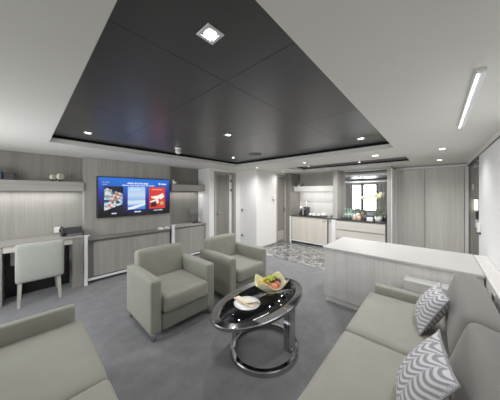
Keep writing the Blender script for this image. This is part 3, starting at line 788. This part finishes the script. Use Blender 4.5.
# ------------------------------------------------------------------ kitchenette
ZC = .83
t = thing('base_cabinet', 'beige ash base cabinet with one wide door below the coffee machine', 'cabinet', (5.8, 2.7, 0))
MB().box(5.56, 6.09, 2.085, 3.318, .09, ZC - .027).build('carcass', M['wood_beige'], t)
dr = MB().box(5.535, 5.558, 2.20, 3.30, .10, ZC - .04, .003).build('door', M['wood_beige'], t)
MB().box(5.528, 5.535, 2.25, 2.31, .71, .745, .002).build('lock', M['steel'], dr)
MB().box(5.52, 5.558, 2.085, 3.318, .06, .088, .002).build('base_rail', M['white_metal'], t)
MB().box(5.60, 6.05, 2.1, 3.30, .005, .06).build('plinth', M['dark_grey'], t)
MB().box(5.54, 5.557, 2.175, 2.198, .10, ZC - .055).build('shadow_gap', M['dark_grey'], t)
t = thing('drawer_cabinet', 'pale beige drawer unit below the mirror', 'cabinet', (5.8, 1.4, 0))
MB().box(5.56, 6.09, .835, 1.965, .06, ZC - .027).build('carcass', M['dark_grey'], t)
for z0, z1 in ((.09, .32), (.33, .555), (.565, ZC - .036)):
    dd = MB().box(5.532, 5.558, .865, 1.962, z0, z1, .003).build('drawer', M['wood_beige_h'], t)
    MB().box(5.528, 5.532, .88, 1.95, z1 - .012, z1 - .004).build('finger_groove', M['dark_grey'], dd)
MB().box(5.60, 6.05, .85, 1.96, .005, .06).build('plinth', M['dark_grey'], t)
t = thing('cabinet_post', 'white upright post between the kitchenette base units', 'post', (5.6, 2.02, 0))
MB().box(5.525, 5.60, 1.97, 2.08, .0, ZC - .027, .003).build('post', M['white_metal'], t)
tag(MB().box(5.52, 6.098, .835, 3.318, ZC - .026, ZC, .003).build('worktop', M['counter'], None, loc=(5.8, 2.1, ZC)), 'dark stone worktop along the kitchenette', 'worktop')
# overhead shelf
t = thing('valance_shelf', 'beige open overhead shelf above the coffee machine', 'shelf', (5.85, 2.7, 1.58))
MB().box(5.68, 5.72, 2.045, 3.317, 1.56, 1.71, .003).build('front_board', M['wood_pale'], t)
MB().box(5.72, 6.065, 2.045, 3.317, 1.60, 1.62).build('shelf_board', M['wood_pale'], t)
struct('trim_16', MB().box(5.892, 6.098, .835, 1.933, ZC_ + .002, HC), M['wood_mid'])
struct('trim_12', MB().box(6.07, 6.098, 2.045, 3.318, ZC + .002, 1.595), M['wood_pale'])
area('kitchen_led', (5.85, 2.66, 1.585), (0, 0, 0), .06, 1.1, 3)
# mirror
tag(MB().box(5.865, 5.89, .835, 1.933, ZC + .003, 2.1).build('mirror', M['mirror'], None, loc=(5.88, 1.35, ZC)), 'large wall mirror behind the kitchenette counter reflecting a bright window', 'mirror')

def bottle(name, x, y, z, r, h, mat, label, group, neck=.35, cap=None, band=None):
    t = thing(name, label, 'bottle', (x, y, z), group)
    MB().lathe(x, y, [(0, z + .001), (r * .95, z + .001), (r, z + .006), (r, z + h * .58), (r * neck, z + h * .78), (r * neck, z + h * .93), (0, z + h * .93)], 20).build('body', mat, t)
    MB().cyl(x, y, z + h * .93, z + h, r * neck * 1.1, seg=16).build('cap', cap or M['steel'], t)
    if band: MB().cyl(x, y, z + h * .15, z + h * .45, r * 1.03, seg=20).build('paper_band', band, t)
    return t
bottle('bottle', 5.80, 3.20, 1.621, .036, .26, M['clear_glass'], 'clear bottle at the left end of the overhead shelf', 'bottles on the overhead shelf', band=M['label_white'])
bottle('bottle', 5.86, 3.10, 1.621, .034, .22, M['dark_grey'], 'dark bottle beside the clear bottle on the overhead shelf', 'bottles on the overhead shelf', band=M['label_white'])
bottle('bottle', 5.80, 2.10, 1.621, .038, .27, M['dark_grey'], 'dark bottle with white band at the right end of the overhead shelf', 'bottles on the overhead shelf', band=M['label_white'])
# coffee machine
z = ZC + .001
t = thing('coffee_machine', 'black and silver capsule coffee machine with a white dome on the worktop', 'coffee machine', (5.8, 3.0, ZC))
MB().box(5.68, 5.95, 2.90, 3.03, z, z + .25, .012, 2).box(5.70, 5.93, 3.035, 3.13, z, z + .12, .01, 2).build('body', M['black'], t)
MB().box(5.655, 5.68, 2.965, 3.01, z + .01, z + .26, .006).build('front_panel', M['steel'], t)
MB().box(5.63, 5.678, 2.91, 2.96, z + .18, z + .21, .004).build('spout', M['chrome'], t)
MB().ball(5.74, 3.085, z + .22, .055, (1, 1, .85)).build('dome', M['ceramic'], t)
MB().cyl(5.74, 3.085, z + .12, z + .20, .03).build('dome_neck', M['dark_grey'], t)
t = thing('bottle_stand', 'slim dark stand with crossbar behind the coffee machine', 'stand', (5.98, 3.0, ZC))
MB().cyl(5.99, 3.04, z, z + .012, .05).build('base', M['dark_grey'], t)
MB().tube([(5.99, 3.04, z + .01), (5.99, 3.04, z + .44)], .012, 10).build('pole', M['steel'], t)
MB().tube([(5.99, 2.90, z + .405), (5.99, 3.12, z + .405)], .008, 8).build('crossbar', M['dark_grey'], t)
tag(MB().box(5.63, 5.84, 2.30, 2.84, z, z + .014, .004).build('serving_tray', M['black'], None, loc=(5.73, 2.57, z)), 'black serving tray with white cups on the worktop', 'tray')
def cup(x, y, zz, label):
    t = thing('coffee_cup', label, 'cup', (x, y, zz), 'white cups on the tray')
    MB().lathe(x, y, [(0, zz), (.03, zz), (.062, zz + .008), (.063, zz + .011), (.03, zz + .006), (0, zz + .005)], 24).build('saucer', M['ceramic'], t)
    MB().lathe(x, y, [(0, zz + .006), (.022, zz + .007), (.036, zz + .035), (.04, zz + .06), (.037, zz + .06), (.03, zz + .03), (0, zz + .015)], 24).build('bowl', M['ceramic'], t)
    MB().tube([(x, y - .036 - .018 * math.sin(a) , zz + .035 - .016 * math.cos(a)) for a in [PI * k / 8 for k in range(9)]], .004, 6).build('handle', M['ceramic'], t)
for x, y, lb in ((5.74, 2.79, 'white coffee cup on the tray, leftmost by the coffee machine'), (5.70, 2.66, 'white coffee cup on the tray, second from the coffee machine'), (5.72, 2.53, 'white coffee cup on the tray, nearest the white teapot')):
    cup(x, y, z + .0145, lb)
t = thing('teapot', 'squat white teapot right of the cups on the worktop', 'teapot', (5.74, 2.385, z))
zz = z + .0145
MB().lathe(5.74, 2.38, [(0, zz), (.05, zz), (.075, zz + .03), (.07, zz + .065), (.04, zz + .085), (0, zz + .09)], 28).build('body', M['ceramic'], t)
MB().lathe(5.74, 2.38, [(0, zz + .088), (.03, zz + .09), (.012, zz + .1), (.012, zz + .112), (0, zz + .116)], 20).build('lid', M['ceramic'], t)
MB().tube([(5.74, 2.315, zz + .03), (5.74, 2.285, zz + .06), (5.74, 2.27, zz + .085)], .012, 8, .007).build('spout', M['ceramic'], t)
t = thing('socket_box', 'small grey power box standing on the worktop before the pilaster', 'socket', (5.58, 2.05, z))
MB().box(5.55, 5.62, 2.06, 2.13, z, z + .10, .004).build('housing', M['steel'], t)
MB().box(5.545, 5.55, 2.075, 2.115, z + .03, z + .07, .001).build('insert', M['dark_grey'], t)
# water bottles and glasses
tag(MB().box(5.60, 5.83, 1.60, 1.845, z, z + .012, .004).build('serving_tray', M['black'], None, loc=(5.72, 1.72, z)), 'black tray of water bottles left of the jars', 'tray')
zt = z + .013
def tumbler(x, y, zz, label, group, mat):
    o = MB().lathe(x, y, [(0, zz), (.028, zz), (.034, zz + .10), (.031, zz + .10), (.026, zz + .01), (0, zz + .008)], 20).build('drinking_glass', mat, None, loc=(x, y, zz))
    tag(o, label, 'glass', group)
lbs = ['left back', 'middle back', 'right back']
for k, y in enumerate((1.80, 1.73, 1.66)):
    bottle('bottle', 5.76, y, zt, .03, .25, M['green_glass'], 'green water bottle with white band on the black tray, %s of the three' % lbs[k].replace(' back', ''), 'water bottles on the tray', band=M['label_white'], cap=M['label_white'])
for k, y in enumerate((1.81, 1.735, 1.66)):
    tumbler(5.68, y, zt, 'clear drinking glass in front of the water bottles, %s of the three' % ['left', 'middle', 'right'][k], 'glasses before the water bottles', M['clear_glass'])
def jar(x, y, h, r, mat, lid, label):
    t = thing('jar', label, 'jar', (x, y, z), 'jars on the worktop')
    MB().lathe(x, y, [(0, z), (r * .9, z), (r, z + .01), (r, z + h * .7), (r * .8, z + h * .82), (0, z + h * .82)], 22).build('body', mat, t)
    MB().lathe(x, y, [(0, z + h * .82), (r * .85, z + h * .82), (r * .85, z + h * .92), (r * .3, z + h), (0, z + h)], 22).build('lid', lid, t)
jar(5.70, 1.56, .12, .045, M['beige_jar'], M['ceramic'], 'beige jar beside the tray of water bottles')
jar(5.79, 1.50, .20, .045, M['ceramic'], M['leaf'], 'white jar with green lid behind the beige jars')
jar(5.70, 1.45, .13, .045, M['beige_jar'], M['brown'], 'beige jar with brown lid, right of the plain beige jar')
jar(5.79, 1.385, .24, .045, M['brown'], M['leaf'], 'brown jar with a green lid between the beige jars and the dark cups')
for k, (x, y) in enumerate(((5.68, 1.30), (5.75, 1.19), (5.80, 1.29))):
    t = thing('mug', ['dark blue mug in front of the mirror, leftmost', 'dark blue mug in front of the mirror, behind the white box', 'dark blue mug in front of the mirror, rearmost'][k], 'mug', (x, y, z), 'dark mugs by the mirror')
    MB().lathe(x, y, [(0, z), (.038, z), (.042, z + .13), (.038, z + .13), (.034, z + .01), (0, z + .01)], 22).build('body', M['blue_dark'], t)
    MB().tube([(x - .04 - .022 * math.sin(a), y, z + .065 - .03 * math.cos(a)) for a in [PI * k_ / 8 for k_ in range(9)]], .005, 6).build('handle', M['blue_dark'], t)
t = thing('tissue_box', 'small white box beside the orchid pot', 'box', (5.62, 1.17, z))
MB().box(5.56, 5.66, 1.125, 1.25, z, z + .085, .005).build('body', M['ceramic'], t)
MB().box(5.585, 5.64, 1.155, 1.22, z + .0855, z + .088).build('opening', M['label_white'], t)
# orchid
ox, oy = 5.67, 1.035
t = thing('potted_orchid', 'white orchid in a white pot on the worktop before the mirror', 'potted plant', (ox, oy, z))
MB().lathe(ox, oy, [(0, z), (.05, z), (.058, z + .01), (.072, z + .12), (.066, z + .12), (.06, z + .10), (0, z + .10)], 28).build('pot', M['ceramic'], t)
mb = MB(); rs = random.Random(5)
for k in range(9):
    a = 2 * PI * k / 9 + rs.uniform(-.2, .2); L = rs.uniform(.07, .11); b = bmesh.new(); pr = []
    for i in range(7):
        f_ = i / 6; w_ = .028 * math.sin(PI * min(1, f_ * .92 + .06)) + .001; r_ = L * f_; hz = z + .11 + .09 * f_ - .1 * f_ * f_ + .02 * (k % 2)
        c_ = Vector((ox + r_ * math.cos(a), oy + r_ * math.sin(a), hz)); n_ = Vector((-math.sin(a), math.cos(a), 0)) * w_
        pr.append((b.verts.new(c_ - n_), b.verts.new(c_ + Vector((0, 0, -.004))), b.verts.new(c_ + n_)))
    for p, q in zip(pr, pr[1:]):
        b.faces.new((p[0], p[1], q[1], q[0])); b.faces.new((p[1], p[2], q[2], q[1]))
    mb._merge(b, True)
mb.build('leaves', M['leaf'], t)
spine1 = [(ox, oy, z + .1), (ox + .02, oy + .01, z + .32), (ox + .02, oy + .0, z + .52), (ox, oy + .1, z + .61), (ox - .02, oy + .25, z + .60), (ox - .02, oy + .38, z + .55)]
spine2 = [(ox, oy, z + .1), (ox + .03, oy - .02, z + .3), (ox + .05, oy - .03, z + .5), (ox + .04, oy - .01, z + .62), (ox + .02, oy + .07, z + .66)]
for sp in (spine1, spine2): MB().tube(sp, .006, 6, .003).build('stem', M['stem'], t)
def bloom(x, y, zz, r=.035):
    mb = MB()
    for k in range(5):
        a = 2 * PI * k / 5 + .3
        mb.ball(x - .004, y + r * .55 * math.cos(a), zz + r * .55 * math.sin(a), r * .55, (.25, 1, .85), sub=2)
    f_ = mb.build('bloom', M['petal'], t)
    MB().ball(x - .012, y, zz, r * .22, sub=2).build('bloom_heart', M['fruit_yellow'], f_)
for (x, y, zz) in [(ox - .01, oy + .1, z + .60), (ox - .02, oy + .155, z + .60), (ox - .02, oy + .21, z + .59), (ox - .02, oy + .27, z + .58), (ox - .02, oy + .33, z + .56), (ox - .02, oy + .385, z + .54), (ox + .02, oy + .03, z + .64), (ox + .01, oy - .03, z + .60), (ox, oy + .04, z + .56), (ox + .02, oy - .05, z + .66)]:
    bloom(x, y, zz)
# kettle-like dark vessel at the right end
t = thing('ice_bucket', 'dark ice bucket at the right end of the worktop', 'bucket', (5.79, .905, z))
MB().lathe(5.79, .905, [(0, z), (.05, z), (.06, z + .13), (.055, z + .13), (0, z + .12)], 24).build('body', M['black'], t)
MB().lathe(5.79, .905, [(0, z + .13), (.06, z + .13), (.05, z + .15), (.012, z + .165), (.012, z + .18), (0, z + .18)], 24).build('lid', M['dark_grey'], t)

# ------------------------------------------------------------------ things in the recess at the right end
xw = 6.0995
t = thing('wall_phone', 'dark grey handset on a white cradle on the wall at far right', 'wall phone', (xw, -.60, 1.06))
MB().box(xw - .05, xw, -.645, -.575, .82, .98, .008).build('cradle', M['ceramic'], t)
MB().box(xw - .075, xw, -.64, -.58, .981, 1.14, .012).build('handset', M['dark_grey'], t)
MB().tube([(xw - .03, -.60, .82), (xw - .04, -.58, .78), (xw - .04, -.62, .74), (xw - .03, -.59, .70)], .006, 6).build('cord', M['dark_grey'], t)
t = thing('wall_lamp', 'narrow white wall lamp above the handset at far right', 'wall lamp', (xw, -.585, 1.3))
MB().box(xw - .05, xw, -.61, -.56, 1.16, 1.38, .008).build('shade', emis('lamp_shade_glow', (1, .95, .86, 1), 1.0), t)
MB().box(xw - .055, xw, -.615, -.555, 1.381, 1.395, .003).build('cap', M['dark_grey'], t)
tag(MB().box(xw - .06, xw, -.62, -.555, 2.02, 2.11, .01).build('motion_sensor', M['ceramic'], None, loc=(xw, -.58, 2.05)), 'small white sensor box high on the wall at far right', 'sensor')
tag(MB().box(xw - .03, xw, -.56, -.53, 1.57, 1.69, .006).build('wall_thermostat', M['ceramic'], None, loc=(xw, -.545, 1.6)), 'small white control on the wall above the narrow lamp at far right', 'thermostat')
t = thing('latch_box', 'white latch box with a small dark handle at the end of the white panel wall', 'latch', (4.34, -.45, 1.0))
MB().box(4.27, 4.37, -.454, -.425, .95, 1.08, .006).build('housing', M['ceramic'], t)
MB().box(4.24, 4.27, -.454, -.43, .93, .955, .003).build('handle', M['dark_grey'], t)

# curtains at the window behind the left sofa (seen in the mirror)
for y0, y1, lb in ((1.7, 2.32, 'grey curtain on the mirror-right side of the window behind the left sofa'), (3.64, 4.55, 'grey striped curtain beside the desk end of the window')):
    b = bmesh.new(); N = 60; A = []
    for i in range(N + 1):
        y = y0 + (y1 - y0) * i / N; x = XR + .06 + .028 * math.sin(i / N * PI * 14)
        A.append((b.verts.new((x, y, .02)), b.verts.new((x, y, 2.08))))
    for p, q in zip(A, A[1:]): b.faces.new((p[0], q[0], q[1], p[1]))
    mb = MB(); mb._merge(b, True); tag(mb.build('curtain', M['curtain'], None, loc=(XR + .06, (y0 + y1) / 2, 0)), lb, 'curtain', 'curtains at the window')

# ------------------------------------------------------------------ camera
cd = bpy.data.cameras.new('camera'); cam = bpy.data.objects.new('camera', cd); C.objects.link(cam)
F_PX, CY, TH = 205.0, 193.3, 42.3
cd.sensor_width = 36; cd.lens = 36 * F_PX / 500; cd.shift_y = (CY - 200) / 500; cd.clip_start = .02
cam.location = (0, 0, 1.5); cam.rotation_euler = (R(90), 0, R(TH - 90))
S.camera = cam
S.view_settings.view_transform = 'Standard'; S.view_settings.look = 'None'; S.view_settings.exposure = .4; S.view_settings.gamma = 1.12
S.cycles.use_denoising = True; S.cycles.max_bounces = 10; S.cycles.diffuse_bounces = 6; S.cycles.sample_clamp_indirect = 6
